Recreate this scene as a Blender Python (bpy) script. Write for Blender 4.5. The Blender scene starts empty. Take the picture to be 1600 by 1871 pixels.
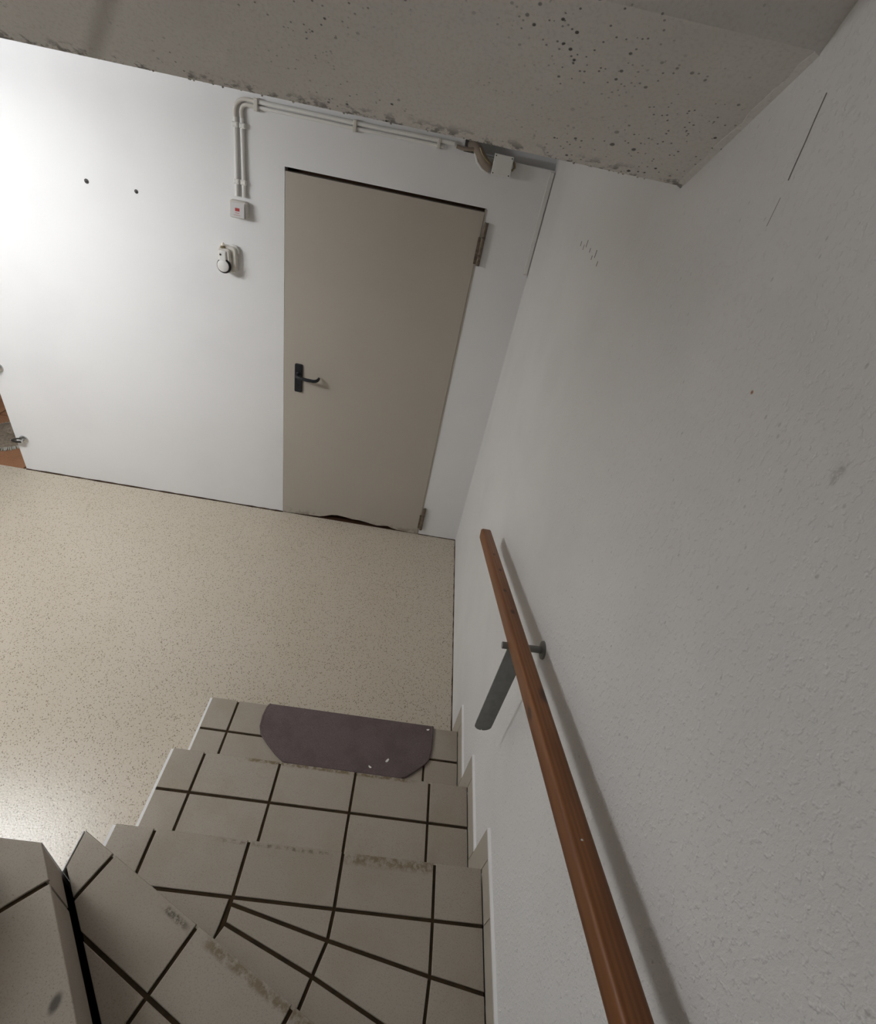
import bpy, math, random
from mathutils import Vector, Matrix

random.seed(4)
scn = bpy.context.scene
col = scn.collection

# ------------------------------------------------------------------ camera
cam_d = bpy.data.cameras.new('camera')
cam = bpy.data.objects.new('camera', cam_d)
col.objects.link(cam)
RT = Vector((0.98339403, 0.04742159, 0.17517811))
UP = Vector((-0.16982657, 0.58081708, 0.79612214))
FW = Vector((0.06399306, 0.81265166, -0.5792255))
m = Matrix((RT, UP, -FW)).transposed().to_4x4()
m.translation = Vector((-0.43778, -2.62059, 2.28929))
cam.matrix_world = m
cam_d.sensor_fit = 'HORIZONTAL'
cam_d.sensor_width = 36.0
cam_d.lens = 925.64 / 1600 * 36.0
cam_d.shift_x = 9.52 / 1600
cam_d.shift_y = -48.0 / 1600
cam_d.clip_start = 0.02
scn.camera = cam

# ------------------------------------------------------------------ world, lamps, exposure
w = bpy.data.worlds.new('world')
scn.world = w
w.use_nodes = True
w.node_tree.nodes['Background'].inputs[0].default_value = (0.9, 0.95, 1.0, 1)
w.node_tree.nodes['Background'].inputs[1].default_value = 0.02
scn.view_settings.view_transform = 'Standard'
scn.view_settings.look = 'None'
scn.view_settings.gamma = 1.0
scn.view_settings.use_curve_mapping = False
scn.view_settings.exposure = 0.22


def lamp(name, kind, loc, power, colour, size):
    d = bpy.data.lights.new(name, kind)
    d.energy = power
    d.color = colour
    if kind == 'POINT':
        d.shadow_soft_size = size
    else:
        d.shape = 'RECTANGLE'
        d.size, d.size_y = size
    o = bpy.data.objects.new(name, d)
    o.location = loc
    col.objects.link(o)
    return o


# the hall lamp below the cellar ceiling (left, beyond the frame) and a dim added fill light above the viewer
HALL = (0.95, 0.985, 1.025)
for nm, off, rot, pw in (('hall_tube_down', (0, 0, -0.025), (0, 0, 0), 13.0), ('hall_tube_up', (0, 0, 0.025), (math.pi, 0, 0), 29.0),
                     ('hall_tube_back', (0, 0.112, 0), (math.pi / 2, 0, 0), 13.5), ('hall_tube_front', (0, -0.112, 0), (-math.pi / 2, 0, 0), 14.0)):
    lo = lamp(nm, 'AREA', (-2.80 + off[0], -1.40 + off[1], 2.13 + off[2]), pw, HALL, (1.15, 0.22 if abs(off[2]) > 0 else 0.05))
    lo.rotation_euler = rot
lamp('stairwell_fill', 'AREA', (-1.1, -2.6, 2.70), 0.25, (1.0, 0.97, 0.94), (0.9, 0.7))


# ------------------------------------------------------------------ materials
def lin(r, g, b):
    f = lambda c: (c / 255 / 12.92) if c / 255 <= 0.04045 else ((c / 255 + 0.055) / 1.055) ** 2.4
    return (f(r), f(g), f(b), 1.0)


class MT:
    def __init__(s, name, base, rough=0.6, spec=0.3, metal=0.0):
        s.m = bpy.data.materials.new(name)
        s.m.use_nodes = True
        s.nt = s.m.node_tree
        s.b = s.nt.nodes['Principled BSDF']
        s.b.inputs['Base Color'].default_value = base
        s.b.inputs['Roughness'].default_value = rough
        s.b.inputs['Specular IOR Level'].default_value = spec
        s.b.inputs['Metallic'].default_value = metal
        s.base = None
        s.base_rgb = base

    def n(s, t, **kw):
        nd = s.nt.nodes.new(t)
        for k, v in kw.items():
            setattr(nd, k, v)
        return nd

    def l(s, a, b):
        s.nt.links.new(a, b)

    def pos(s):
        return s.n('ShaderNodeNewGeometry').outputs['Position']

    def obj(s):
        return s.n('ShaderNodeTexCoord').outputs['Object']

    def noise(s, co, scale, detail=3, rough=0.55, fac=True):
        nd = s.n('ShaderNodeTexNoise')
        nd.inputs['Scale'].default_value = scale
        nd.inputs['Detail'].default_value = detail
        nd.inputs['Roughness'].default_value = rough
        s.l(co, nd.inputs['Vector'])
        return nd.outputs['Fac' if fac else 'Color']

    def voro(s, co, scale):
        nd = s.n('ShaderNodeTexVoronoi')
        nd.inputs['Scale'].default_value = scale
        s.l(co, nd.inputs['Vector'])
        return nd.outputs['Distance'], nd.outputs['Color']

    def math(s, op, a, b=None, clamp=False):
        nd = s.n('ShaderNodeMath', operation=op)
        nd.use_clamp = clamp
        for i, v in enumerate((a, b)):
            if v is None:
                continue
            if isinstance(v, (int, float)):
                nd.inputs[i].default_value = v
            else:
                s.l(v, nd.inputs[i])
        return nd.outputs[0]

    def ramp(s, v, lo, hi, a=0.0, b=1.0):
        nd = s.n('ShaderNodeMapRange')
        nd.interpolation_type = 'SMOOTHSTEP'
        s.l(v, nd.inputs['Value'])
        nd.inputs['From Min'].default_value = lo
        nd.inputs['From Max'].default_value = hi
        nd.inputs['To Min'].default_value = a
        nd.inputs['To Max'].default_value = b
        return nd.outputs[0]

    def sep(s, v):
        nd = s.n('ShaderNodeSeparateXYZ')
        s.l(v, nd.inputs[0])
        return nd.outputs

    def scale(s, v, xyz):
        nd = s.n('ShaderNodeVectorMath', operation='MULTIPLY')
        s.l(v, nd.inputs[0])
        nd.inputs[1].default_value = xyz
        return nd.outputs[0]

    def dist(s, v, p):
        nd = s.n('ShaderNodeVectorMath', operation='DISTANCE')
        s.l(v, nd.inputs[0])
        nd.inputs[1].default_value = p
        return nd.outputs['Value']

    def mix(s, fac, colour):
        """lay colour over what the base colour is so far"""
        nd = s.n('ShaderNodeMix', data_type='RGBA')
        if isinstance(fac, (int, float)):
            nd.inputs[0].default_value = fac
        else:
            s.l(fac, nd.inputs[0])
        if s.base is None:
            nd.inputs[6].default_value = s.base_rgb
        else:
            s.l(s.base, nd.inputs[6])
        nd.inputs[7].default_value = colour
        s.base = nd.outputs[2]
        s.l(s.base, s.b.inputs['Base Color'])

    def bump(s, h, strength, dist):
        nd = s.n('ShaderNodeBump')
        nd.inputs['Strength'].default_value = strength
        nd.inputs['Distance'].default_value = dist
        s.l(h, nd.inputs['Height'])
        prev = s.b.inputs['Normal']
        if prev.is_linked:
            s.l(prev.links[0].from_socket, nd.inputs['Normal'])
        s.l(nd.outputs[0], prev)


M = {}

# white painted plaster of the back wall, smooth
t = MT('white_plaster', lin(232, 231, 230), 0.75, 0.15)
p = t.pos()
t.mix(t.ramp(t.noise(p, 2.2, 3), 0.45, 0.75, 0, 0.35), lin(222, 220, 221))
t.bump(t.noise(p, 55, 4), 0.14, 0.004)
M['wall'] = t.m

M['shaft'] = MT('grey_bounce_cut', lin(120, 117, 113), 0.8, 0.1).m  # for the unseen wall behind the viewer, kept grey to cut bounced light
# the stairwell wall: woodchip roughness
t = MT('rough_white_plaster', lin(226, 224, 222), 0.8, 0.12)
p = t.pos()
t.mix(t.ramp(t.noise(p, 2.5, 4), 0.4, 0.75, 0, 0.4), lin(212, 210, 208))
yz = t.sep(p)
near = t.ramp(yz[1], -1.0, -2.1, 0.22, 1.0)
n1 = t.noise(t.scale(p, (1, 1, 0.62)), 150, 3, 0.65)
n2 = t.ramp(t.noise(p, 95, 2), 0.52, 0.72)
hh = t.math('ADD', t.math('MULTIPLY', n1, 0.6), t.math('MULTIPLY', n2, 0.6))
t.bump(t.math('MULTIPLY', hh, near), 0.42, 0.005)
d1, c1 = t.voro(t.scale(p, (1, 1, 0.6)), 48)
chip = t.math('MULTIPLY', t.ramp(d1, 0.13, 0.05), t.ramp(t.sep(c1)[0], 0.90, 0.92))
t.mix(t.math('MULTIPLY', t.math('MULTIPLY', chip, near), 0.35), lin(140, 136, 130))
# rust dot and grey smear
t.mix(t.ramp(t.dist(p, (0, -1.983, 2.073)), 0.004, 0.001), lin(160, 115, 92))
t.mix(t.math('MULTIPLY', t.ramp(t.dist(t.scale(p, (1, 1, 0.5)), (0, -2.173, 1.036)), 0.010, 0.003), t.ramp(t.noise(p, 120, 2), 0.4, 0.6, 0.1, 0.5)), lin(140, 136, 130))
M['rough'] = t.m

# bare concrete with blow holes
t = MT('bare_concrete', lin(226, 223, 219), 0.85, 0.15)
p = t.pos()
t.mix(t.ramp(t.noise(p, 3.0, 5, 0.6), 0.4, 0.7, 0, 0.45), lin(210, 206, 200))
t.mix(t.ramp(t.noise(p, 190, 2), 0.45, 0.75, 0, 0.35), lin(194, 189, 183))
clu = t.ramp(t.noise(p, 4.0, 2), 0.44, 0.62)
d1, c1 = t.voro(p, 85)
k1 = t.math('MULTIPLY', t.ramp(d1, 0.30, 0.16), t.ramp(t.sep(c1)[0], 0.86, 0.88))
k1 = t.math('MULTIPLY', k1, clu)
d2, c2 = t.voro(p, 38)
k2 = t.math('MULTIPLY', t.ramp(d2, 0.20, 0.11), t.ramp(t.sep(c2)[1], 0.93, 0.94))
k2 = t.math('MULTIPLY', k2, clu)
d3, c3 = t.voro(p, 150)
k3 = t.math('MULTIPLY', t.ramp(d3, 0.34, 0.18), t.ramp(t.sep(c3)[0], 0.82, 0.86))
k3 = t.math('MULTIPLY', t.math('MULTIPLY', k3, clu), 0.8)
kk = t.math('MAXIMUM', t.math('MAXIMUM', k1, k2), k3)
t.mix(t.math('MULTIPLY', kk, 0.85), lin(48, 45, 42))
# crumbly dark edge towards the crease
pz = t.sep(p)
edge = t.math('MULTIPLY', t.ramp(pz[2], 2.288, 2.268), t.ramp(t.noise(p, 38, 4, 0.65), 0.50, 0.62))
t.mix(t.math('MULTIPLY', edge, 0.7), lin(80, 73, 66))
# shuttering board line
sh = t.math('ADD', pz[0], t.math('MULTIPLY', pz[1], 0.9))
t.mix(t.math('MULTIPLY', t.ramp(t.math('ABSOLUTE', t.math('ADD', sh, 2.43)), 0.03, 0.0), 0.35), lin(120, 114, 108))
t.bump(t.math('SUBTRACT', t.noise(p, 130, 4), t.math('MULTIPLY', kk, 1.5)), 0.35, 0.003)
M['concrete'] = t.m
t = MT('mortar_fillet', lin(182, 176, 168), 0.85, 0.15)
p = t.pos()
t.mix(t.ramp(t.noise(p, 14, 4), 0.45, 0.7, 0, 0.7), lin(150, 142, 130))
t.bump(t.noise(p, 50, 4), 0.4, 0.006)
M['mortar'] = t.m

# speckled vinyl floor
t = MT('speckled_vinyl', lin(195, 185, 169), 0.23, 0.42)
p = t.pos()
t.mix(t.ramp(t.noise(p, 3, 3), 0.4, 0.75, 0, 0.3), lin(186, 175, 155))
t.mix(t.ramp(t.noise(p, 210, 3, 0.6), 0.5, 0.68, 0, 0.55), lin(166, 152, 130))
t.mix(t.ramp(t.noise(p, 260, 2, 0.6), 0.36, 0.26, 0, 0.6), lin(212, 204, 188))
d1, c1 = t.voro(t.scale(p, (1, 0.8, 1)), 190)
cs = t.sep(c1)
t.mix(t.math('MULTIPLY', t.ramp(cs[0], 0.72, 0.76), t.ramp(d1, 0.5, 0.3, 0, 0.75)), lin(142, 127, 105))
t.mix(t.math('MULTIPLY', t.ramp(cs[2], 0.93, 0.95), t.ramp(d1, 0.45, 0.25, 0, 0.85)), lin(108, 92, 74))
t.bump(t.noise(p, 160, 3), 0.22, 0.002)
M['vinyl'] = t.m

# stair tile, matt grey beige stoneware, dirt streaks where the shoes scrape
t = MT('stair_tile', lin(168, 159, 147), 0.62, 0.3)
p = t.pos()
ri = t.n('ShaderNodeObjectInfo').outputs['Random']
t.mix(t.ramp(ri, 0, 1, 0, 0.55), lin(158, 148, 135))
t.mix(t.ramp(t.noise(p, 7, 4), 0.42, 0.75, 0, 0.4), lin(150, 137, 118))
t.mix(t.ramp(t.noise(p, 300, 2), 0.5, 0.75, 0, 0.5), lin(136, 126, 112))
t.mix(t.ramp(t.noise(p, 420, 1), 0.66, 0.72, 0, 0.7), lin(112, 100, 84))


def streak(A, B, z, width, fac, colour, lo=0.42):
    A = Vector(A); B = Vector(B)
    L = (B - A).length
    dx, dy = (B - A) / L
    x, y, zz = t.sep(p)
    X = t.math('SUBTRACT', x, A.x)
    Y = t.math('SUBTRACT', y, A.y)
    s_ = t.math('ADD', t.math('MULTIPLY', X, dx), t.math('MULTIPLY', Y, dy))
    q_ = t.math('SUBTRACT', t.math('MULTIPLY', Y, dx), t.math('MULTIPLY', X, dy))
    k = t.math('MULTIPLY', t.ramp(s_, -0.01, 0.03), t.ramp(s_, L + 0.01, L - 0.03))
    k = t.math('MULTIPLY', k, t.ramp(t.math('ABSOLUTE', q_), width, width * 0.25))
    k = t.math('MULTIPLY', k, t.ramp(t.math('ABSOLUTE', t.math('SUBTRACT', zz, z)), 0.02, 0.012))
    k = t.math('MULTIPLY', k, t.ramp(t.noise(t.scale(p, (1, 1, 0.4)), 60, 5, 0.7), lo - 0.03, lo + 0.20))
    t.mix(t.math('MULTIPLY', k, fac), colour)


D1 = lin(104, 86, 52)
D2 = lin(92, 84, 70)
streak((-0.81, -1.757), (-0.20, -1.757), 0.367, 0.010, 0.8, D1, 0.40)
streak((-0.42, -2.069), (-0.14, -2.069), 0.550, 0.022, 0.7, D1, 0.40)
streak((-0.78, -2.064), (-0.44, -2.066), 0.550, 0.007, 0.7, D2, 0.46)
streak((-0.812, -2.262), (-0.735, -2.300), 0.734, 0.010, 0.95, lin(62, 56, 48), 0.42)
streak((-0.70, -2.312), (-0.40, -2.445), 0.734, 0.015, 0.7, D1, 0.38)
t.mix(t.math('MULTIPLY', t.ramp(t.dist(t.scale(p, (1, 0.6, 1)), (-0.884, -1.473, 0.917)), 0.012, 0.004), 0.8), lin(58, 53, 48))
t.bump(t.noise(p, 260, 2), 0.12, 0.0015)
M['tile'] = t.m
t = MT('skirting_tile', lin(176, 168, 155), 0.6, 0.3)
p = t.pos()
t.mix(t.ramp(t.noise(p, 9, 4), 0.42, 0.75, 0, 0.4), lin(170, 157, 138))
t.mix(t.ramp(t.noise(p, 320, 2), 0.5, 0.75, 0, 0.4), lin(158, 146, 128))
M['skirting'] = t.m

t = MT('dark_grout', lin(66, 54, 40), 0.95, 0.05)
t.mix(t.ramp(t.noise(t.pos(), 30, 3), 0.4, 0.7, 0, 0.7), lin(46, 41, 32))
M['grout'] = t.m
t = MT('dark_seam', lin(74, 58, 46), 0.9, 0.1)
t.mix(t.ramp(t.noise(t.pos(), 16, 3), 0.4, 0.7, 0, 0.7), lin(40, 33, 28))
M['seam'] = t.m

# pebble grey painted steel
t = MT('pebble_grey_paint', lin(180, 172, 160), 0.5, 0.35)
p = t.pos()
t.mix(t.ramp(t.noise(p, 2.3, 4), 0.4, 0.75, 0, 0.4), lin(173, 165, 153))
dz = t.sep(p)[2]
t.mix(t.math('MULTIPLY', t.ramp(dz, 0.07, 0.0), t.ramp(t.noise(p, 26, 4), 0.42, 0.62, 0, 0.6)), lin(112, 100, 82))
t.bump(t.noise(p, 70, 3), 0.08, 0.002)
M['door'] = t.m
M['void'] = MT('gap_shade', lin(66, 48, 36), 0.9, 0.05).m  # shade of the gap around the door leaf, put into the colour
t = MT('worn_hinge_steel', lin(122, 110, 96), 0.5, 0.4, 0.3)
t.mix(t.ramp(t.noise(t.pos(), 60, 3), 0.45, 0.65, 0, 0.7), lin(84, 70, 56))
M['hinge'] = t.m
M['black'] = MT('black_plastic', lin(30, 31, 36), 0.42, 0.4).m
M['blackgloss'] = MT('black_keyhole', lin(10, 10, 12), 0.3, 0.5).m

# varnished pine
t = MT('varnished_pine', lin(140, 91, 52), 0.42, 0.4)
o = t.obj()
st = t.scale(o, (26, 1.3, 26))
t.mix(t.ramp(t.noise(st, 1.6, 4, 0.6), 0.38, 0.7, 0, 0.85), lin(110, 67, 37))
wv = t.n('ShaderNodeTexWave', wave_type='BANDS', bands_direction='X')
wv.inputs['Scale'].default_value = 34
wv.inputs['Distortion'].default_value = 5.5
wv.inputs['Detail'].default_value = 3
wv.inputs['Detail Scale'].default_value = 0.7
t.l(t.scale(o, (1, 0.06, 1)), wv.inputs['Vector'])
t.mix(t.math('MULTIPLY', wv.outputs['Fac'], 0.38), lin(98, 55, 30))
for (kx, ky, kz, kr) in ((0.016, -0.955, 0.02, 0.017), (-0.02, -0.99, 0.0, 0.014), (0.0, -0.24, 0.022, 0.006), (0.004, -0.36, 0.022, 0.007), (-0.002, -0.50, 0.022, 0.007), (0.002, -0.62, 0.022, 0.008)):
    t.mix(t.ramp(t.dist(t.scale(o, (1, 0.5, 1)), (kx, ky * 0.5, kz)), kr, kr * 0.35, 0, 0.8), lin(62, 32, 18))
t.bump(t.noise(st, 4, 2), 0.08, 0.001)
M['pine'] = t.m

t = MT('dull_steel', lin(132, 133, 130), 0.42, 0.5, 0.3)
t.mix(t.ramp(t.noise(t.pos(), 40, 3), 0.4, 0.7, 0, 0.5), lin(112, 113, 110))
M['steel'] = t.m
M['chrome'] = MT('chrome', lin(190, 190, 188), 0.22, 0.6, 0.9).m
M['darkmetal'] = MT('dark_clasp', lin(62, 58, 54), 0.4, 0.5, 0.5).m
M['pvc'] = MT('white_pvc', lin(228, 226, 221), 0.45, 0.35).m
M['pvcgrey'] = MT('greyed_white_plastic', lin(214, 209, 200), 0.45, 0.35).m  # greyed plastic; on the wall device's back box it paints the shadow side
M['rocker'] = MT('rocker_plastic', lin(206, 204, 202), 0.4, 0.35).m
M['red'] = MT('red_lens', lin(170, 52, 48), 0.4, 0.4).m
M['pink'] = MT('red_print', lin(196, 140, 136), 0.6, 0.2).m
M['hose'] = MT('brownish_sleeve', lin(150, 136, 122), 0.6, 0.3).m
M['brass'] = MT('tarnished_brass', lin(150, 136, 108), 0.4, 0.5, 0.6).m
M['glint'] = MT('painted_glint', lin(245, 236, 220), 0.15, 0.6).m  # pale colour painting the glint on the cable gland
M['scrap'] = MT('white_paper', lin(240, 238, 232), 0.8, 0.1).m
M['hole'] = MT('hole_shadow', lin(96, 94, 92), 0.9, 0.0).m
M['holecore'] = MT('hole_plug', lin(58, 56, 54), 0.9, 0.0).m

# dark carpet mat
t = MT('plum_brown_carpet', lin(116, 103, 103), 0.95, 0.05)
p = t.pos()
t.mix(t.ramp(t.noise(p, 12, 4), 0.4, 0.7, 0, 0.6), lin(98, 86, 86))
t.mix(t.ramp(t.noise(p, 420, 2), 0.45, 0.7, 0, 0.6), lin(76, 66, 66))
t.mix(t.ramp(t.noise(p, 170, 2), 0.70, 0.74, 0, 0.5), lin(160, 146, 148))
t.bump(t.noise(p, 420, 2), 0.6, 0.003)
M['carpet'] = t.m
t = MT('terracotta', lin(166, 122, 90), 0.6, 0.3)
p = t.pos()
t.mix(t.ramp(t.n('ShaderNodeObjectInfo').outputs['Random'], 0, 1, 0, 0.6), lin(138, 98, 74))
t.mix(t.ramp(t.noise(p, 9, 4), 0.4, 0.7, 0, 0.7), lin(140, 96, 68))
t.mix(t.ramp(t.noise(p, 140, 2), 0.5, 0.7, 0, 0.5), lin(178, 134, 98))
M['terracotta'] = t.m
t = MT('grey_pile', lin(132, 120, 106), 0.95, 0.05)
t.mix(t.ramp(t.noise(t.pos(), 60, 3), 0.4, 0.7, 0, 0.7), lin(98, 88, 78))
M['pile'] = t.m
M['fringe'] = MT('pale_fringe', lin(160, 158, 148), 0.9, 0.05).m
t = MT('crack', lin(140, 136, 132), 0.9, 0.0)
M['crack'] = t.m


# ------------------------------------------------------------------ mesh helpers
class MB:
    def __init__(s):
        s.v = []
        s.f = []

    def add(s, vs, fs):
        o = len(s.v)
        s.v += [tuple(v) for v in vs]
        s.f += [tuple(i + o for i in f) for f in fs]
        return s

    def box(s, a, b):
        (x0, y0, z0), (x1, y1, z1) = a, b
        return s.add([(x0, y0, z0), (x1, y0, z0), (x1, y1, z0), (x0, y1, z0), (x0, y0, z1), (x1, y0, z1), (x1, y1, z1), (x0, y1, z1)],
                     [(0, 3, 2, 1), (4, 5, 6, 7), (0, 1, 5, 4), (1, 2, 6, 5), (2, 3, 7, 6), (3, 0, 4, 7)])

    def rings(s, rs, cap=True, close=True):
        n = len(rs[0])
        vs = [v for r in rs for v in r]
        fs = []
        for k in range(len(rs) - 1):
            for i in range(n if close else n - 1):
                j = (i + 1) % n
                fs.append((k * n + i, k * n + j, (k + 1) * n + j, (k + 1) * n + i))
        if cap:
            fs.append(tuple(reversed(range(n))))
            fs.append(tuple((len(rs) - 1) * n + i for i in range(n)))
        return s.add(vs, fs)

    def prism(s, poly, z0, z1, ch=0.0):
        """plan polygon (counter-clockwise) between two heights, upper arris broken by ch"""
        lo = [(x, y, z0) for x, y in poly]
        if ch > 0:
            ins = inset(poly, [ch] * len(poly))
            if ins and len(ins) == len(poly):
                return s.rings([lo, [(x, y, z1 - ch) for x, y in poly], [(x, y, z1) for x, y in ins]])
        return s.rings([lo, [(x, y, z1) for x, y in poly]])

    def cyl(s, a, b, r, r2=None, n=16):
        a = Vector(a); b = Vector(b)
        d = (b - a).normalized()
        u = d.orthogonal().normalized()
        v = d.cross(u)
        r2 = r if r2 is None else r2
        return s.rings([[a + (u * math.cos(2 * math.pi * i / n) + v * math.sin(2 * math.pi * i / n)) * r for i in range(n)],
                        [b + (u * math.cos(2 * math.pi * i / n) + v * math.sin(2 * math.pi * i / n)) * r2 for i in range(n)]])

    def tube(s, pts, r, n=12):
        pts = [Vector(p) for p in pts]
        rs = []
        u = None
        for i, p in enumerate(pts):
            d = (pts[min(i + 1, len(pts) - 1)] - pts[max(i - 1, 0)]).normalized()
            if u is None:
                u = d.orthogonal().normalized()
            u = (u - d * u.dot(d)).normalized()
            v = d.cross(u)
            rr = r[i] if isinstance(r, (list, tuple)) else r
            rs.append([p + (u * math.cos(2 * math.pi * k / n) + v * math.sin(2 * math.pi * k / n)) * rr for k in range(n)])
        return s.rings(rs)

    def lathe(s, c, axis, prof, n=24):
        """prof: (distance along axis, radius)"""
        c = Vector(c); a = Vector(axis).normalized()
        u = a.orthogonal().normalized()
        v = a.cross(u)
        return s.rings([[c + a * h + (u * math.cos(2 * math.pi * k / n) + v * math.sin(2 * math.pi * k / n)) * max(r, 1e-4) for k in range(n)] for h, r in prof])

    def rbox(s, a, b, r, axis=1, seg=4, ch=0.0):
        """box with rounded corners seen along the axis"""
        ax = [i for i in range(3) if i != axis]
        def ring(q, val):
            out = []
            lo = [a[i] + q for i in ax]; hi = [b[i] - q for i in ax]
            rr = max(r - q, 1e-4)
            for k, (cx, cy) in enumerate(((hi[0] - rr, hi[1] - rr), (lo[0] + rr, hi[1] - rr), (lo[0] + rr, lo[1] + rr), (hi[0] - rr, lo[1] + rr))):
                for j in range(seg + 1):
                    an = math.pi / 2 * (k + j / seg)
                    p3 = [0, 0, 0]
                    p3[ax[0]] = cx + rr * math.cos(an)
                    p3[ax[1]] = cy + rr * math.sin(an)
                    p3[axis] = val
                    out.append(tuple(p3))
            return out
        if ch > 0:
            sg = 1 if b[axis] > a[axis] else -1
            return s.rings([ring(0, a[axis]), ring(0, b[axis] - sg * ch), ring(ch, b[axis])])
        return s.rings([ring(0, a[axis]), ring(0, b[axis])])

    def build(s, name, mat_, parent=None, smooth=False, origin=None):
        me = bpy.data.meshes.new(name)
        base = Vector((0, 0, 0))
        if parent is not None:
            q = parent
            while q is not None:
                base = base + q.location
                q = q.parent
        org = base if origin is None else Vector(origin)
        me.from_pydata([tuple(Vector(v) - org) for v in s.v], [], s.f)
        me.validate()
        import bmesh
        bm = bmesh.new(); bm.from_mesh(me)
        bmesh.ops.recalc_face_normals(bm, faces=bm.faces)
        bm.to_mesh(me); bm.free()
        me.materials.append(mat_)
        if smooth:
            for pl in me.polygons:
                pl.use_smooth = True
            try:
                me.set_sharp_from_angle(angle=math.radians(40))
            except Exception:
                pass
        o_ = bpy.data.objects.new(name, me)
        o_.location = org - base
        col.objects.link(o_)
        if parent is not None:
            o_.parent = parent
        return o_


def tag(o_, label=None, cat=None, group=None, kind=None):
    for k, v in (('label', label), ('category', cat), ('group', group), ('kind', kind)):
        if v:
            o_[k] = v
    return o_


def empty(name, loc, **kw):
    o_ = bpy.data.objects.new(name, None)
    o_.location = loc
    o_.empty_display_size = 0.1
    col.objects.link(o_)
    return tag(o_, **kw)


def clip(poly, px, py, nx, ny):
    """keep the side where (q - p).n >= 0"""
    out = []
    for i in range(len(poly)):
        a = poly[i]; b = poly[(i + 1) % len(poly)]
        da = (a[0] - px) * nx + (a[1] - py) * ny
        db = (b[0] - px) * nx + (b[1] - py) * ny
        if da >= 0:
            out.append(a)
        if (da >= 0) != (db >= 0):
            k = da / (da - db)
            out.append((a[0] + (b[0] - a[0]) * k, a[1] + (b[1] - a[1]) * k))
    # drop double points
    res = []
    for q in out:
        if not res or math.hypot(q[0] - res[-1][0], q[1] - res[-1][1]) > 1e-5:
            res.append(q)
    if len(res) > 1 and math.hypot(res[0][0] - res[-1][0], res[0][1] - res[-1][1]) < 1e-5:
        res.pop()
    return res if len(res) >= 3 else []


def area(poly):
    return 0.5 * sum(poly[i][0] * poly[(i + 1) % len(poly)][1] - poly[(i + 1) % len(poly)][0] * poly[i][1] for i in range(len(poly)))


def inset(poly, ds):
    """convex counter-clockwise polygon moved in edge by edge"""
    out = list(poly)
    n = len(poly)
    for i in range(n):
        a = poly[i]; b = poly[(i + 1) % n]
        L = math.hypot(b[0] - a[0], b[1] - a[1])
        nx, ny = -(b[1] - a[1]) / L, (b[0] - a[0]) / L
        out = clip(out, a[0] + nx * ds[i], a[1] + ny * ds[i], nx, ny)
        if not out:
            return []
    return out


# ------------------------------------------------------------------ the setting
H = 0.18344          # riser
GO = 0.3041          # going
XL = -1.0605
Y1 = -1.4481         # nosing of the lowest step
CZ = 2.267           # cellar ceiling
BY = -3.2            # wall behind the viewer

MB().box((-5.2, BY, -0.1), (0, 0.0, 0.0)).build('floor', M['vinyl'])['kind'] = 'structure'

DL, DR, DT = -1.181, -0.262, 2.0
wb = MB()
wb.box((-2.845, 0, -0.1), (DL, 0.24, 2.5))
wb.box((DL, 0, DT), (-0.412, 0.24, 2.5))
wb.box((-0.412, 0, DT), (DR, 0.24, 2.195))
wb.box((DR, 0, -0.1), (0, 0.24, 2.195))
wb.box((-0.412, 0, 2.247), (0, 0.24, 2.5))
wb.box((-0.412, 0.055, 2.195), (0, 0.24, 2.247))
wb.box((-5.2, 0, -0.1), (-3.75, 0.24, 2.5))
wb.box((-3.75, 0, 2.02), (-2.845, 0.24, 2.5))
wall_back = wb.build('wall_back', M['wall'])
wall_back['kind'] = 'structure'
for hx, hz, hr in ((-2.085, 1.778, 0.011), (-1.862, 1.777, 0.0095)):
    h_ = MB().lathe((hx, 0, hz), (0, -1, 0), [(0.0002, hr), (0.0012, hr * 0.8)], 9).build('drill_hole', M['hole'], wall_back)
    MB().lathe((hx + 0.002, 0, hz - 0.002), (0, -1, 0), [(0.001, hr * 0.5), (0.0018, hr * 0.4)], 9).build('hole_plug', M['holecore'], h_)

wall_right = MB().box((0, BY, -0.1), (0.22, 0.24, 3.1)).build('wall_right', M['rough'])
wall_right['kind'] = 'structure'
ck = MB()
cp = [(-1.8040, 2.399), (-1.8075, 2.372), (-1.8120, 2.345), (-1.8145, 2.322), (-1.8170, 2.305)]
ck.rings([[(-0.0006, y - 0.0009, z), (-0.0006, y + 0.0009, z), (0.0, y + 0.0009, z), (0.0, y - 0.0009, z)] for y, z in cp])
ck.build('plaster_crack', M['crack'], wall_right)
ck = MB()
cp = [(-1.8195, 2.285), (-1.8205, 2.263), (-1.821, 2.25)]
ck.rings([[(-0.0004, y - 0.00028, z), (-0.0004, y + 0.00028, z), (0.0, y + 0.0005, z), (0.0, y - 0.0005, z)] for y, z in cp])
ck.build('plaster_crack', M['crack'], wall_right)
sm = MB()
for k in range(7):
    f = k / 6
    y = -0.83 - 0.26 * f + random.uniform(-.01, .01)
    z = 2.06 + random.uniform(-.012, .012) - 0.01 * f
    hh_ = random.uniform(.004, .012)
    sm.box((-0.0006, y - 0.0025, z - hh_), (0, y + 0.0025, z + hh_))
o_ = sm.build('scuff_mark', M['crack'], wall_right)
o_['kind'] = 'stuff'

MB().box((-5.2, BY - 0.2, -0.1), (0.22, BY, 3.1)).build('wall_front', M['shaft'])['kind'] = 'structure'
MB().box((-5.4, BY - 0.2, -0.1), (-5.2, 0.24, 3.1)).build('wall_left', M['wall'])['kind'] = 'structure'

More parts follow.
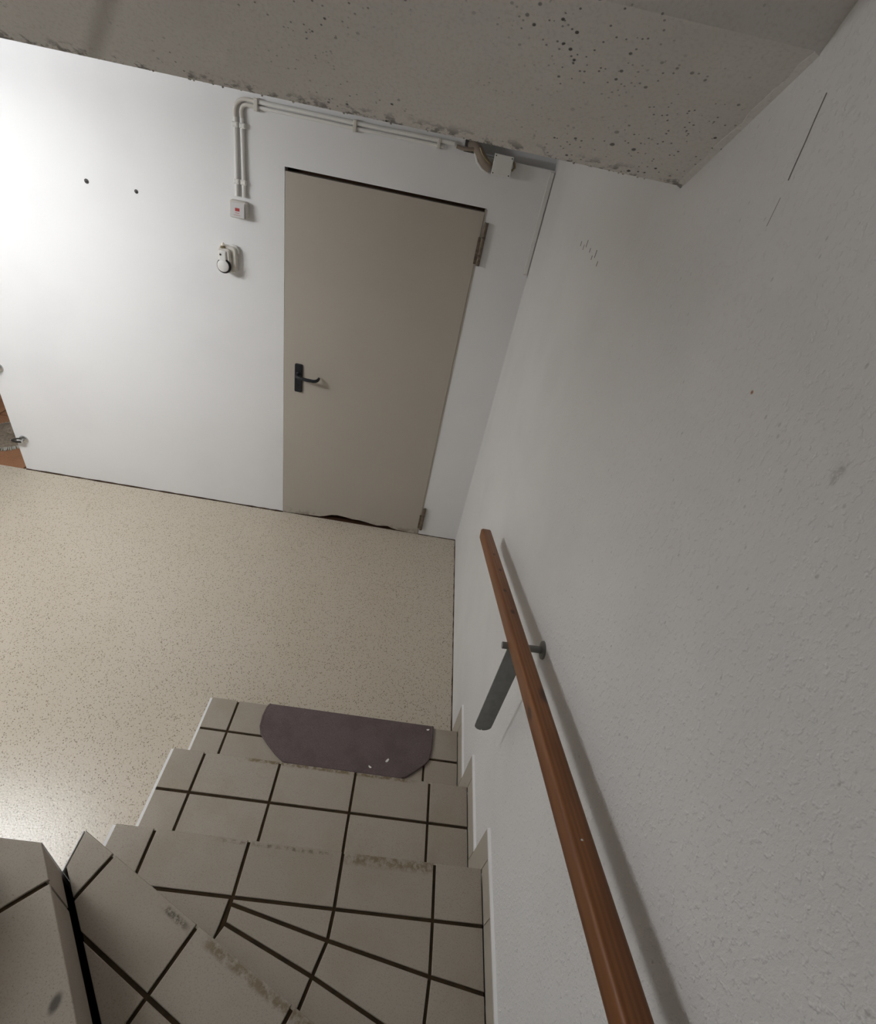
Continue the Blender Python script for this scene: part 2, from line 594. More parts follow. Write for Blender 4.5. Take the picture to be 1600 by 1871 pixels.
# slab above: flat over the hall, then the underside of the upper flight rising towards the viewer
prof = [(0.0, CZ), (-1.464, CZ), (-1.744, 2.443), (-1.93, 2.75), (BY, 2.75), (BY, 3.1), (0.0, 3.1)]
cb = MB()
cb.rings([[(-5.2, y, z) for y, z in prof], [(0.0, y, z) for y, z in prof]])
ceiling = cb.build('ceiling', M['concrete'])
ceiling['kind'] = 'structure'
# crumbs of concrete hanging from the crease
cr = MB()
for k in range(70):
    x = random.uniform(-1.25, -0.03)
    r = random.uniform(0.001, 0.0026)
    cr.lathe((x, -1.4645 + random.uniform(-.004, .004), CZ + random.uniform(-.001, 0.003)), (random.uniform(-.5, .5), random.uniform(-.6, .2), -1), [(-r * .5, r * .7), (0, r), (r * .6, r * .6)], 6)
o_ = cr.build('concrete_burr', M['mortar'], ceiling)
o_['kind'] = 'stuff'
# mortar fillet where the flight meets the wall
fb = MB()
N = 14
rs = []
for k in range(N + 1):
    f = k / N
    y = -1.462 - 0.282 * f
    z = CZ + (2.443 - CZ) * max(0.0, (-1.464 - y) / 0.28)
    wd = 0.010 + random.uniform(-.003, .003)
    rs.append([(0.0, y, z - 0.004), (0.0, y, z + 0.01), (-wd - .004, y, z + 0.01), (-wd, y, z - 0.001)])
fb.rings(rs)
fb.build('trim_1', M['concrete'])['kind'] = 'structure'

# dark brown seams between floor and walls
sb = MB()
N = 40
rs = []
for k in range(N + 1):
    x = -2.845 + (DL + 2.845) * k / N
    q = random.uniform(0.0, 0.0035)
    rs.append([(x, 0.002, -0.001), (x, -0.004 - q, -0.001), (x, -0.003 - q, 0.003 + q), (x, 0.002, 0.006 + q)])
sb.rings(rs)
sb.build('trim_2', M['seam'])['kind'] = 'structure'
rs = []
for k in range(N + 1):
    y = -0.002 + (Y1 + 0.01) * k / N
    q = random.uniform(0.0, 0.003)
    rs.append([(0.001, y, -0.001), (-0.003 - q, y, -0.001), (-0.0025 - q, y, 0.002), (0.001, y, 0.005 + q)])
MB().rings(rs).build('trim_3', M['seam'])['kind'] = 'structure'
rs = []
for k in range(13):
    x = DR + (0 - DR) * k / 12
    q = random.uniform(0.0, 0.002)
    rs.append([(x, 0.001, -0.001), (x, -0.002 - q, -0.001), (x, -0.002 - q, 0.002), (x, 0.001, 0.004 + q)])
MB().rings(rs).build('trim_4', M['seam'])['kind'] = 'structure'

# room beyond the opening at the left: terracotta floor and plain walls
fl2 = MB().box((-4.6, 0.0, -0.1), (-2.3, 2.4, -0.006)).build('floor', M['grout'])
fl2['kind'] = 'structure'
for ix in range(4):
    for iy in range(5):
        x0 = -4.515 + 0.55 * ix
        y0 = 0.0 + 0.55 * iy - (0.0)
        y1_ = min(y0 + 0.55, 2.4)
        if y1_ - y0 < .05:
            continue
        pl_ = [(x0 + .005, y0 + (.005 if iy else 0)), (x0 + .545, y0 + (.005 if iy else 0)), (x0 + .545, y1_ - .005), (x0 + .005, y1_ - .005)]
        MB().prism(pl_, -0.008, 0.0, 0.0015).build('floor_tile', M['terracotta'], fl2)
MB().box((-4.8, 0.24, -0.1), (-4.6, 2.6, 2.5)).build('wall_left', M['wall'])['kind'] = 'structure'
MB().box((-2.3, 0.24, -0.1), (-2.1, 2.6, 2.5)).build('wall_right', M['wall'])['kind'] = 'structure'
MB().box((-4.8, 2.4, -0.1), (-2.1, 2.6, 2.5)).build('wall_back', M['wall'])['kind'] = 'structure'
MB().box((-4.8, 0.24, 2.4), (-2.1, 2.6, 2.5)).build('ceiling', M['wall'])['kind'] = 'structure'

# ------------------------------------------------------------------ steel cellar door
door = empty('door_1', ((DL + DR) / 2, 0.0, 0.0), kind='structure')
prof = [(DL + .003, 0.004), (-0.98, 0.014), (-0.935, 0.016), (-0.90, 0.027), (-0.855, 0.046), (-0.815, 0.051), (-0.76, 0.046), (-0.715, 0.038), (-0.67, 0.039),
        (-0.62, 0.032), (-0.575, 0.023), (-0.545, 0.019), (-0.515, 0.023), (-0.475, 0.030), (-0.44, 0.016), (-0.40, 0.009), (DR - .006, 0.003)]
top = [(DR - .006, 1.984), (DL + .003, 1.984)]
ring = prof + top
MB().rings([[(x, -0.004, z) for x, z in ring], [(x, 0.042, z) for x, z in ring]]).build('door_leaf', M['door'], door)
fr = MB()
fr.box((DL, 0.055, 0), (DR, 0.10, DT))
fr.build('gap_shade_plate', M['void'], door)  # dark plate standing in for the shaded void behind the leaf
fr = MB()
fr.box((DR - .005, -0.002, 0), (DR + .004, 0.05, DT - .004))
fr.build('door_frame', M['door'], door)
MB().box((DL, -0.001, 0.0), (DR, 0.055, 0.0025)).build('threshold', M['void'], door)
# hinges
for z0, z1, x in ((1.757, 1.945, -0.251), (0.055, 0.232, -0.251)):
    hg = MB().cyl((x, -0.013, z0), (x, -0.013, z0 + (z1 - z0) * .24), .0095, n=14).build('hinge', M['hinge'], door, True)
    MB().cyl((x, -0.013, z0 + (z1 - z0) * .255), (x, -0.013, z0 + (z1 - z0) * .66), .0098, n=14).build('hinge_knuckle', M['hinge'], hg, True)
    MB().cyl((x, -0.013, z0 + (z1 - z0) * .675), (x, -0.013, z1), .0095, n=14).build('hinge_knuckle', M['hinge'], hg, True)
    MB().box((x - .022, -0.0075, z0 + .004), (x - .002, -0.004, z0 + (z1 - z0) * .65)).build('hinge_plate', M['hinge'], hg)
    MB().box((x + .002, -0.006, z1 - (z1 - z0) * .4), (x + .011, 0.0, z1)).build('hinge_plate', M['hinge'], hg)
# handle
HX, HZ = -1.096, 0.998
ph = MB().rbox((HX - .021, -0.004, HZ - .084), (HX + .021, -0.014, HZ + .084), .007, 1, 4, .003).build('handle_plate', M['black'], door, True)
ph['label'] = 'black plastic handle plate with key hole'
pts = [(HX, -0.013, HZ + .025), (HX, -0.045, HZ + .025), (HX + .006, -0.054, HZ + .0255), (HX + .02, -0.058, HZ + .025), (HX + .06, -0.058, HZ + .021), (HX + .092, -0.057, HZ + .020), (HX + .104, -0.053, HZ + .0205), (HX + .112, -0.044, HZ + .022), (HX + .115, -0.030, HZ + .0225), (HX + .115, -0.016, HZ + .0225)]
lv = MB().tube(pts, [.011, .010, .0095, .009, .009, .009, .009, .0088, .008, .0075], 12).build('door_lever', M['black'], ph, True)
MB().lathe((HX, -0.013, HZ + .025), (0, -1, 0), [(0, .014), (.006, .014), (.008, .011)], 20).build('lever_collar', M['black'], ph, True)
kh = MB().lathe((HX, -0.0138, HZ - .042), (0, -1, 0), [(0, .008), (.001, .0075)], 16)
kh.box((HX - .003, -0.0148, HZ - .066), (HX + .003, -0.0136, HZ - .046))
kh.build('key_hole', M['blackgloss'], ph)

# ------------------------------------------------------------------ staircase
ST = empty('staircase', (XL / 2, -2.2, 0.0), label='tiled stairs with pale square tiles and dark joints turning down to the hall floor', cat='stairs')
TH = 0.010
J = 0.0085           # joint
CO = [-0.952, -0.688, -0.418, -0.149]
ctx_core = MB()


def lay(poly, z, name='tile', j=J):
    if not poly:
        return
    if area(poly) < 0:
        poly = poly[::-1]
    q = inset(poly, [j / 2] * len(poly))
    if len(q) >= 3 and abs(area(q)) > 2e-4:
        q = [q[i] for i in range(len(q)) if math.hypot(q[i][0] - q[i - 1][0], q[i][1] - q[i - 1][1]) > 0.004]
        if len(q) >= 3:
            MB().prism(q, z - TH, z + random.uniform(-.0005, .0005), 0.0014).build(name, M['tile'], ST)


def rect(x0, x1, y0, y1):
    return [(x0, y0), (x1, y0), (x1, y1), (x0, y1)]


XR = -0.006
# straight steps 1 and 2 (and the nose row of step 3)
for k in range(3):
    z = H * (k + 1)
    yn = Y1 - GO * k
    xs = [XL - J / 2] + CO + [XR]
    rows = [(yn + J / 2, yn - 0.132)]
    if k < 2:
        rows.append((yn - 0.132, yn - GO - 0.002))
    for a, b in rows:
        for i in range(5):
            lay(rect(xs[i], xs[i + 1], b, a), z)
    ctx_core.box((XL + .003, yn - GO if k < 2 else -2.06, 0.001), (-0.012, yn - 0.004, z - 0.0045))
    # riser tiles
    for i in range(5):
        MB().box((xs[i] + J / 2, yn - .012, z - H + .004), (xs[i + 1] - J / 2, yn - .003, z - TH - .002)).build('riser_tile', M['tile'], ST)

# winder: step 3 behind its nose row, fanned rows
z3 = 3 * H
P4 = Vector((XL, -2.136)); D4 = Vector((0.9114, -0.4115)); N4 = Vector((-0.4115, -0.9114))
J1 = [(-1.10, -2.188), (-0.688, -2.188), (-0.418, -2.188), (-0.149, -2.188), (XR, -2.188)]
J2 = [(-1.10, -2.190), (-0.689, -2.202), (-0.422, -2.253), (-0.151, -2.300), (XR, -2.322)]
J3 = [(-1.10, -2.20), (-0.690, -2.242), (-0.445, -2.323), (-0.165, -2.428), (XR, -2.486)]
J4 = [(-1.10, -2.30), (-0.720, -2.30), (-0.475, -2.42), (-0.180, -2.55), (XR, -2.62)]
def keep3(poly):
    if area(poly) < 0:
        poly = poly[::-1]
    return clip(poly, P4.x, P4.y + 0.0, -N4.x, -N4.y)
for A, B in ((J1, J2), (J2, J3), (J3, J4)):
    for i in range(1, 4):
        lay(keep3([B[i], B[i + 1], A[i + 1], A[i]]), z3)
lay(keep3([(-1.05, -2.188), (-0.702, -2.30), (-0.697, -2.245), (-0.690, -2.205), (-0.688, -2.188)]), z3)
ctx_core.prism([(XL + .003, -2.06), (XL + .003, -2.135), (-0.012, -2.6092), (-0.012, -2.06)], 0.001, z3 - 0.0045)


def winder(step, P, D, region, s0, first_core, nrows=5, rowh=0.132, front_j=0.0):
    """tiles in rows parallel to the nosing, cut to the plan outline of the tread"""
    z = H * step
    P = Vector(P); D = Vector(D).normalized()
    B = Vector((D.y, -D.x)) if False else Vector((-D.y, D.x))
    # back normal: the side on which the region lies
    c = Vector((sum(q[0] for q in region) / len(region), sum(q[1] for q in region) / len(region)))
    if (c - P).dot(B) < 0:
        B = -B
    if area(region) < 0:
        region = region[::-1]
    for r in range(nrows):
        t0 = r * rowh if r else -J / 2
        t1 = (r + 1) * rowh
        for k in range(-3, 9):
            a = s0 + 0.2705 * (k - 1)
            b = s0 + 0.2705 * k
            q = [P + D * a + B * t0, P + D * b + B * t0, P + D * b + B * t1, P + D * a + B * t1]
            q = [(v.x, v.y) for v in q]
            if area(q) < 0:
                q = q[::-1]
            n = len(region)
            for i in range(n):
                e0 = Vector(region[i]); e1 = Vector(region[(i + 1) % n])
                L = (e1 - e0).length
                nn = Vector((-(e1 - e0).y, (e1 - e0).x)) / L
                off = -J / 2 if (abs((e0 - P).dot(B)) < 1e-3 and abs((e1 - P).dot(B)) < 1e-3) else 0.0
                q = clip(q, e0.x + nn.x * off, e0.y + nn.y * off, nn.x, nn.y)
                if not q:
                    break
            lay(q, z)
    core = inset(region, [0.006] * len(region))
    ctx_core.prism(core, 0.001, z - 0.0045)
    # riser tiles along the nosing
    L = (Vector(region_end(region, P, D, B)) - P).length
    a = 0.0
    e = s0
    while a < L - .01:
        b = min(e, L)
        q = [P + D * (a + J / 2) + B * .003, P + D * (b - J / 2) + B * .003, P + D * (b - J / 2) + B * .012, P + D * (a + J / 2) + B * .012]
        q = [(v.x, v.y) for v in q]
        if area(q) < 0:
            q = q[::-1]
        MB().prism(q, z - H + .006, z - TH - .002).build('riser_tile', M['tile'], ST)
        a = b
        e += 0.2705


def region_end(region, P, D, B):
    best = max((q for q in region if abs((Vector(q) - P).dot(B)) < 2e-3), key=lambda q: (Vector(q) - P).dot(D))
    return best


SY = BY + 0.012
R5 = Vector((0.6655, -0.7464))
def on(P, D, y):
    k = (y - P[1]) / D[1]
    return (P[0] + D[0] * k, y)
P5 = (XL, -2.2215); P6 = (-1.225, -2.2215); D6 = (0.342, -0.940); P7 = (-1.50, -2.2215); D7 = (0.12, -0.993); P8 = (-1.80, -2.2215)
e4 = P4 + D4 * ((XR - P4.x) / D4.x)
reg4 = [(P4.x, P4.y), (P5[0], P5[1] + .006), (on(P5, R5, SY)[0] + .010, SY), (XR, SY), (e4.x, e4.y)]
winder(4, P4, D4, reg4, 0.104, None)
reg5 = [P5, on(P5, R5, SY), (on(P6, D6, SY)[0], SY), P6]
winder(5, P5, R5, reg5, 0.089, None)
reg6 = [P6, on(P6, D6, SY), (on(P7, D7, SY)[0], SY), P7]
winder(6, P6, D6, reg6, 0.12, None)
reg7 = [P7, on(P7, D7, SY), (on(P8, D7, SY)[0], SY), P8]
winder(7, P7, D7, reg7, 0.12, None)
ctx_core.build('stair_core', M['grout'], ST)
# white painted flank of the flight, a hand's breadth of plaster proud of the tiles
for k in range(4):
    yn = Y1 - GO * k if k < 3 else -2.136
    ye = Y1 - GO * (k + 1) if k < 2 else (-2.136 if k == 2 else -2.2215)
    MB().box((XL - (.009 if k < 3 else .003), ye, 0), (XL - .0005, yn - .002, H * (k + 1) - .003)).build('stair_flank', M['wall'], ST)
for a, b, k in ((XL, P6[0], 5), (P6[0], P7[0], 6), (P7[0], P8[0], 7)):
    MB().box((b, -2.2300, 0), (a - .001, -2.2222, H * k - .012)).build('stair_flank', M['wall'], ST)

# ------------------------------------------------------------------ stepped skirting tiles on the stairwell wall
BR = empty('baseboard_right', (0.0, -2.0, 0.3), kind='structure')
SX, SH = -0.0085, 0.080
def skirt(y0, y1, z0, z1, caulk=True):
    MB().box((SX, min(y0, y1) + .0012, z0), (-0.0002, max(y0, y1) - .0012, z1)).build('skirting_tile', M['skirting'], BR)
    if caulk:
        MB().rings([[(SX - .0005, y, z1 - .001), (0.0, y, z1 - .001), (0.0, y, z1 + .005), (SX + .003, y, z1 + .002)] for y in (y0, y1)]).build('caulk_line', M['wall'], BR)
skirt(Y1 + .078, Y1, 0.001, H + SH)
for k in range(2):
    yn = Y1 - GO * k
    z = H * (k + 1)
    skirt(yn, yn - GO + .078, z + .002, z + SH)
    skirt(yn - GO + .078, yn - GO, z + .002, z + H + SH)
skirt(Y1 - 2 * GO, -2.188, 3 * H + .002, 3 * H + SH)
skirt(-2.188, -2.462, 3 * H + .002, 3 * H + SH)
skirt(-2.462, e4.y + .078, 3 * H + .002, 3 * H + SH)
skirt(e4.y + .078, e4.y, 3 * H + .002, 4 * H + SH)
skirt(e4.y, e4.y - .27, 4 * H + .002, 4 * H + SH)
skirt(e4.y - .27, BY, 4 * H + .002, 4 * H + SH)

# ------------------------------------------------------------------ stair mat with scraps
mz = H + 0.001
mat_poly = [(-0.818, -1.447), (-0.826, -1.462), (-0.832, -1.50), (-0.828, -1.545), (-0.815, -1.575), (-0.775, -1.612), (-0.735, -1.645), (-0.702, -1.667), (-0.66, -1.672),
            (-0.50, -1.671), (-0.35, -1.670), (-0.245, -1.672), (-0.222, -1.664), (-0.18, -1.632), (-0.148, -1.606), (-0.134, -1.588), (-0.126, -1.55), (-0.123, -1.50), (-0.122, -1.4455)]
mt = empty('stair_mat', (-0.475, -1.555, mz), label='dark plum brown carpet mat with cut corners on the lowest stair tread', cat='mat')
MB().prism(mat_poly, mz, mz + .009, .002).build('mat_pile', M['carpet'], mt)
rim = [Vector((x, y, mz + .0055)) for x, y in mat_poly]
MB().tube(rim, .0052, 8).build('mat_edging', M['carpet'], mt, True)
for nm, x, y, a, L, lb in (('paper_scrap', -0.30, -1.615, 0.9, .017, 'white paper scrap on the dark mat, the larger one near its back edge'),
                          ('paper_scrap', -0.365, -1.648, -0.5, .013, 'small curled white scrap at the very back edge of the dark mat'),
                          ('paper_scrap', -0.142, -1.465, 0.2, .012, 'pale scrap at the right front corner of the dark mat')):
    c_, s_ = math.cos(a), math.sin(a)
    mb = MB()
    rs = []
    for k in range(6):
        f = k / 5 - .5
        zz = mz + .010 + .003 * (4 * f * f)
        px_, py_ = x + c_ * f * L, y + s_ * f * L
        wd = L * .28 * (1 - abs(f))
        rs.append([(px_ - s_ * wd, py_ + c_ * wd, zz), (px_ + s_ * wd, py_ - c_ * wd, zz), (px_ + s_ * wd, py_ - c_ * wd, zz + .0008), (px_ - s_ * wd, py_ + c_ * wd, zz + .0008)])
    tag(mb.rings(rs).build(nm, M['scrap'], origin=(x, y, mz + .009)), lb, 'scrap')

# ------------------------------------------------------------------ wooden handrail on its bracket
RX = -0.075
RA = Vector((RX, -1.10, 1.018)); RB = Vector((RX, -2.50, 1.508))
rd = (RB - RA).normalized()
HRW, HRH = 0.040, 0.044
hr = empty('handrail', RA, label='brown varnished wooden handrail on the white stairwell wall', cat='handrail')
an = math.atan2(rd.z, -rd.y)
Lr = 2.02
def rail_ring(y, q=0.0):
    out = []
    r = 0.008
    for k, (sx, sz) in enumerate(((1, 1), (-1, 1), (-1, -1), (1, -1))):
        for j in range(5):
            a_ = math.pi / 2 * (k + j / 4)
            out.append((sx * (HRW / 2 - r) + (r - q) * math.cos(a_), y, sz * (HRH / 2 - r) + (r - q) * math.sin(a_)))
    return out
mb = MB()
mb.rings([rail_ring(0.0, .003)] + [rail_ring(-0.003 - (Lr - .006) * k / 12) for k in range(13)] + [rail_ring(-Lr, .003)])
rail = mb.build('rail', M['pine'], origin=(0, 0, 0), smooth=True)
rail.parent = hr
rail.location = (0, 0, 0)
rail.rotation_euler = (-an, 0, 0)
# fleck of white paint on the rail
fk = Vector((RX - .002, -2.30, 1.018 + (2.30 - 1.10) * .35 + .0225))
MB().lathe(fk, (0, -.33, .94), [(0, .0024), (.0012, .0018)], 7).build('paint_fleck', M['scrap'], hr)
# bracket: rosette on the wall, arm under the rail, hanging flat strap with a rounded end
by = -1.787
bz = RA.z + (-by - 1.10) * 0.35 - 0.028
bk = MB().cyl((-0.004, by, bz + .008), (-0.108, by, bz + .004), .009, n=12).build('rail_bracket', M['steel'], hr, True)
MB().lathe((0, by, bz + .008), (-1, 0, 0), [(0, .024), (.004, .023), (.007, .015)], 20).build('bracket_rosette', M['steel'], bk, True)
mb = MB()
sw = 0.0255
rs = []
for f in (0, .2, .4, .6, .8, .9, .948, .955, .962, .969, .976, .983, .989, .994, .998, 1.0):
    z = bz + .002 - f * 0.392
    hw = sw
    tail = (bz + .002 - 0.392) + sw
    if z < tail:
        hw = math.sqrt(max(sw * sw - (tail - z) ** 2, 2e-6))
    yy = by - .012 - .0 * f
    xx = -0.070
    bow = .004
    rs.append([(xx - hw, yy, z), (xx, yy + bow, z), (xx + hw, yy, z), (xx + hw, yy + .003, z), (xx, yy + bow + .003, z), (xx - hw, yy + .003, z)])
# finer steps around the rounded tail
mb.rings(rs)
sp = mb.build('bracket_strap', M['steel'], bk, True)
sp['label'] = 'grey steel strap with rounded lower end hanging under the rail'
MB().box((-0.094, by - .014, bz - .002), (-0.056, by + .014, bz + .008)).build('bracket_plate', M['steel'], bk)

# ------------------------------------------------------------------ cable conduits over the door
cc = empty('cable_conduit', (-1.378, 0.0, 2.0), label='pair of white cable conduits rising from the switch and running right along the ceiling', cat='conduit')
PR = 0.0088
def arc(cx, cz, r, a0, a1, n=8):
    return [(cx + r * math.cos(a0 + (a1 - a0) * k / n), -0.011, cz + r * math.sin(a0 + (a1 - a0) * k / n)) for k in range(n + 1)]
A_ = [(-1.394, -0.011, 1.846), (-1.391, -0.011, 2.0), (-1.388, -0.011, 2.145)]
B_ = [(-1.362, -0.011, 1.846), (-1.361, -0.011, 2.0), (-1.360, -0.011, 2.145)]
z_up, z_lo = 2.2125, 2.194
MB().tube(A_, PR, 12).build('conduit_pipe', M['pvc'], cc, True)
MB().tube(B_, PR, 12).build('conduit_pipe', M['pvc'], cc, True)
MB().tube([(-1.389, -.011, 2.140)] + arc(-1.339, z_up - .05, .05, math.pi, math.pi / 2) + [(-1.295, -.011, z_up)], PR * .92, 12).build('conduit_bend', M['pvcgrey'], cc, True)
MB().tube([(-1.360, -.011, 2.140)] + [(-1.3615, -.013, 2.165)] + arc(-1.335, z_lo - .026, .026, math.pi, math.pi / 2) + [(-1.295, -.011, z_lo)], PR * .92, 12).build('conduit_bend', M['pvcgrey'], cc, True)
MB().tube([(-1.300, -.011, z_up), (-0.9, -.011, z_up), (-0.47, -.011, z_up + .004), (-0.455, -.011, z_up + .004)], PR, 12).build('conduit_pipe', M['pvc'], cc, True)
MB().tube([(-1.300, -.011, z_lo), (-0.9, -.011, z_lo), (-0.50, -.011, z_lo + .004)], PR * .8, 12).build('conduit_pipe', M['pvc'], cc, True)
for x0, x1, z0, z1, dpt in ((-1.305, -1.288, z_lo - .016, z_up + .012, .027), (-0.889, -0.874, z_lo - .014, z_up + .012, .026), (-0.528, -0.514, z_lo - .010, z_up + .012, .025)):
    MB().rbox((x0, -.0005, z0), (x1, -dpt, z1), .003, 1, 2, .002).build('conduit_clip', M['pvcgrey'], cc)
for z in (1.905, 2.118):
    for x in (-1.392, -1.3615):
        xx = x + (0.004 if z > 2 else 0)
        MB().rbox((xx - .0125, -.0005, z - .010), (xx + .0125, -.0225, z + .010), .003, 1, 2, .004).build('conduit_clip', M['pvc'], cc)

# ------------------------------------------------------------------ light switch
sw_ = empty('light_switch', (-1.386, 0.0, 1.79), label='square surface mounted rocker switch with a red mark, under two white conduits', cat='switch')
MB().rbox((-1.424, -.0002, 1.757), (-1.346, -.034, 1.829), .008, 1, 4, .003).build('switch_housing', M['pvcgrey'], sw_, True)
# rocker tilts out at the bottom
x0, x1, zb, zt = -1.417, -1.353, 1.762, 1.822
mb = MB()
mb.add([(x0, -.032, zb), (x1, -.032, zb), (x1, -.032, zt), (x0, -.032, zt), (x0 + .001, -.045, zb + .001), (x1 - .001, -.045, zb + .001), (x1 - .001, -.037, zt), (x0 + .001, -.037, zt)],
       [(0, 3, 2, 1), (4, 5, 6, 7), (0, 1, 5, 4), (1, 2, 6, 5), (2, 3, 7, 6), (3, 0, 4, 7)])
rk = mb.build('switch_rocker', M['rocker'], sw_)
def on_rocker(z):
    f = (z - zb) / (zt - zb)
    return -.045 + .008 * f
def patch(xa, xb, za, zb_, d):
    return MB().add([(xa, on_rocker(za) - d, za), (xb, on_rocker(za) - d, za), (xb, on_rocker(zb_) - d, zb_), (xa, on_rocker(zb_) - d, zb_),
                     (xa, on_rocker(za) + .001, za), (xb, on_rocker(za) + .001, za), (xb, on_rocker(zb_) + .001, zb_), (xa, on_rocker(zb_) + .001, zb_)],
                    [(0, 1, 2, 3), (4, 7, 6, 5), (0, 4, 5, 1), (1, 5, 6, 2), (2, 6, 7, 3), (3, 7, 4, 0)])
q_ = patch(-1.395, -1.375, 1.788, 1.801, .0012).build('indicator_window', M['red'], rk)
q_['label'] = 'red indicator window'
patch(-1.395, -1.376, 1.7795, 1.7825, .0006).build('printed_line', M['pink'], rk)
patch(-1.402, -1.371, 1.7705, 1.7725, .0006).build('printed_line', M['pink'], rk)

# ------------------------------------------------------------------ wall device with the round black-ringed disc
dv = empty('wall_device', (-1.452, 0.0, 1.56), label='white wall device with a black-ringed round disc and a small gland on top', cat='device')
MB().rbox((-1.488, -.0002, 1.508), (-1.404, -.034, 1.626), .018, 1, 5, .004).build('back_box', M['pvcgrey'], dv, True)  # greyer colour paints the box's shadow side
MB().rbox((-1.486, -.033, 1.506), (-1.426, -.052, 1.616), .014, 1, 5, .006).build('front_housing', M['pvcgrey'], dv, True)
MB().rbox((-1.478, -.051, 1.552), (-1.442, -.060, 1.606), .006, 1, 4, .004).build('raised_cover', M['pvc'], dv, True)
MB().lathe((-1.456, -.049, 1.538), (0, -1, 0), [(0, .034), (.008, .034), (.010, .031)], 32).build('black_ring', M['blackgloss'], dv, True)
MB().lathe((-1.4585, -.054, 1.539), (0, -1, 0), [(0, .028), (.008, .0275), (.011, .023)], 32).build('disc', M['pvc'], dv, True)
MB().lathe((-1.468, -.0595, 1.589), (0, -1, 0), [(0, .005), (.0015, .0045)], 12).build('screw', M['darkmetal'], dv, True)
g_ = MB().lathe((-1.463, -.036, 1.614), (0, 0, 1), [(0, .012), (.006, .012), (.007, .009), (.012, .009)], 18).build('cable_gland', M['brass'], dv, True)
MB().lathe((-1.463, -.036, 1.626), (0, 0, 1), [(0, .008), (.008, .0075), (.013, .005), (.015, .001)], 14).build('gland_glint', M['glint'], g_, True)  # the gland's glint, added as a small pale tip
MB().tube([(-1.440, -.014, 1.622), (-1.425, -.014, 1.628), (-1.410, -.014, 1.624), (-1.402, -.014, 1.612), (-1.400, -.014, 1.596)], .007, 10).build('side_sleeve', M['pvc'], dv, True)

# ------------------------------------------------------------------ junction box, sleeve in the wall slot, corner trunking
jb = empty('junction_box', (-0.238, 0.0, 2.172), label='small white junction box standing out from the wall above the door hinge', cat='box')
MB().box((-0.278, -.0002, 2.139), (-0.199, -.045, 2.214)).build('box_body', M['pvcgrey'], jb)
bx = MB().rbox((-0.280, -.044, 2.137), (-0.197, -.052, 2.2145), .004, 1, 3, .002).build('box_lid', M['pvc'], jb, True)
for x in (-0.273, -0.204):
    for z in (2.144, 2.2075):
        MB().lathe((x, -.0518, z), (0, -1, 0), [(0, .0028), (.0008, .0024)], 10).build('lid_screw', M['darkmetal'], bx)
sl = empty('cable_sleeve', (-0.34, 0.0, 2.19), label='brownish bent cable sleeve curving out of the wall slot into the junction box', cat='sleeve')
MB().tube([(-0.385, .020, 2.222), (-0.372, .004, 2.222), (-0.352, -.012, 2.213), (-0.335, -.018, 2.196), (-0.318, -.019, 2.176), (-0.303, -.020, 2.163), (-0.288, -.020, 2.156)], .019, 16).build('sleeve_tube', M['hose'], sl, True)
MB().tube([(-0.366, -.004, 2.214), (-0.359, -.008, 2.192), (-0.345, -.010, 2.168), (-0.322, -.012, 2.148), (-0.290, -.012, 2.136)], .0065, 10).build('sleeve_rim', M['pvc'], sl, True)
MB().tube([(-0.345, -.026, 2.221), (-0.332, -.034, 2.203), (-0.315, -.036, 2.186), (-0.290, -.034, 2.172)], .0045, 10).build('inner_cable', M['brass'], sl, True)
MB().tube([(-0.445, -.010, 2.208), (-0.42, -.012, 2.205), (-0.39, -.016, 2.206), (-0.362, -.014, 2.214), (-0.345, -.004, 2.222)], .0075, 10).build('inner_cable', M['hose'], sl, True)
MB().tube([(-0.193, -.014, 2.196), (-0.186, -.016, 2.188), (-0.182, -.016, 2.176), (-0.188, -.014, 2.166), (-0.193, -.014, 2.164)], .005, 8).build('inner_cable', M['brass'], sl, True)
tk = tag(MB().rbox((-0.0245, -.0002, 1.756), (-0.0055, -.010, 2.188), .002, 1, 2, .0015).build('cable_trunking', M['pvc'], origin=(-0.015, 0, 1.756)),
         'slim white vertical cable trunking in the corner right of the door', 'trunking')
MB().box((-0.0235, -.0115, 1.756), (-0.0065, -.0095, 1.764)).build('end_cap', M['pvcgrey'], tk)

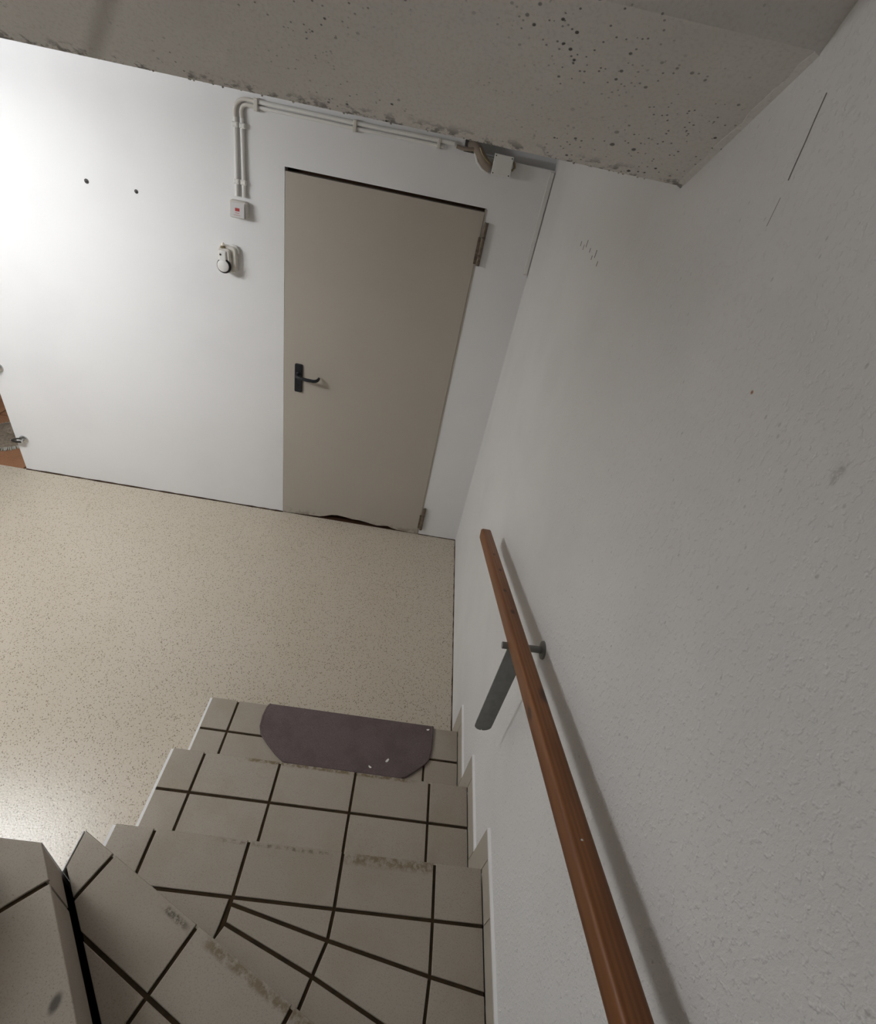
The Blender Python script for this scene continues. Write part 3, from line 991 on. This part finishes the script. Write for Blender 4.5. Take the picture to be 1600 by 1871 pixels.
# ------------------------------------------------------------------ chrome fittings at the wall's left end
for z, xx, lb in ((0.240, -2.795, 'lower chrome wall fitting with a dark clasp, beside the brown tiled floor'),
                  (0.722, -2.800, 'upper chrome wall fitting at the left picture edge, above the clasp fitting')):
    ft = empty('wall_fitting', (xx, 0, z), label=lb, cat='fitting')
    MB().lathe((xx, 0, z), (0, -1, 0), [(0, .026), (.006, .0255), (.010, .020), (.012, .008)], 24).build('rosette', M['chrome'], ft, True)
    MB().cyl((xx, -.010, z), (xx, -.034, z), .008, n=14).build('stem', M['chrome'], ft, True)
    MB().tube([(xx, -.032, z), (xx - .020, -.036, z - .002), (xx - .042, -.034, z - .002), (xx - .054, -.028, z - .001)], .0075, 10).build('clasp_arm', M['darkmetal'], ft, True)
    MB().tube([(xx + .004, -.030, z + .022), (xx - .012, -.036, z + .023), (xx - .034, -.038, z + .014), (xx - .050, -.034, z + .002)], .005, 8).build('clasp_bow', M['darkmetal'], ft, True)
    MB().lathe((xx - .058, -.030, z - .001), (-1, -.4, 0), [(-.004, .004), (0, .007), (.004, .004)], 12).build('clasp_tip', M['chrome'], ft, True)

# ------------------------------------------------------------------ round fringed mat on the terracotta floor
fm = empty('fringed_mat', (-3.17, 0.315, 0.0), label='grey round mat with a pale fringe on the brown tiles behind the wall end', cat='mat')
c0 = Vector((-3.17, 0.315, 0.0)); RM = 0.165
MB().lathe(c0, (0, 0, 1), [(0.0, RM), (.010, RM), (.020, RM - .012), (.030, RM * .75), (.038, RM * .4), (.040, 0.002)], 48).build('mat_pile', M['pile'], fm, True)
fg = MB()
for k in range(120):
    a = 2 * math.pi * k / 120
    u = Vector((math.cos(a), math.sin(a), 0)); v = Vector((-u.y, u.x, 0))
    w_ = .0034
    r1 = RM - .01; r2 = RM + .026 + random.uniform(-.006, .006)
    tw = random.uniform(-.004, .004)
    p0 = c0 + u * r1; p1 = c0 + u * r2 + v * tw
    fg.rings([[p0 - v * w_ + Vector((0, 0, .004)), p0 + v * w_ + Vector((0, 0, .004)), p0 + v * w_ + Vector((0, 0, .014)), p0 - v * w_ + Vector((0, 0, .014))],
              [p1 - v * w_ + Vector((0, 0, .001)), p1 + v * w_ + Vector((0, 0, .001)), p1 + v * w_ + Vector((0, 0, .007)), p1 - v * w_ + Vector((0, 0, .007))]])
o_ = fg.build('mat_fringe', M['fringe'], fm)
o_['kind'] = 'stuff'
MB().lathe(c0 + Vector((0.03, 0.05, .03)), (0.1, 0.2, 1), [(0, .085), (.02, .075), (.05, .035), (.062, .004)], 20).build('mat_fold', M['pile'], fm, True)
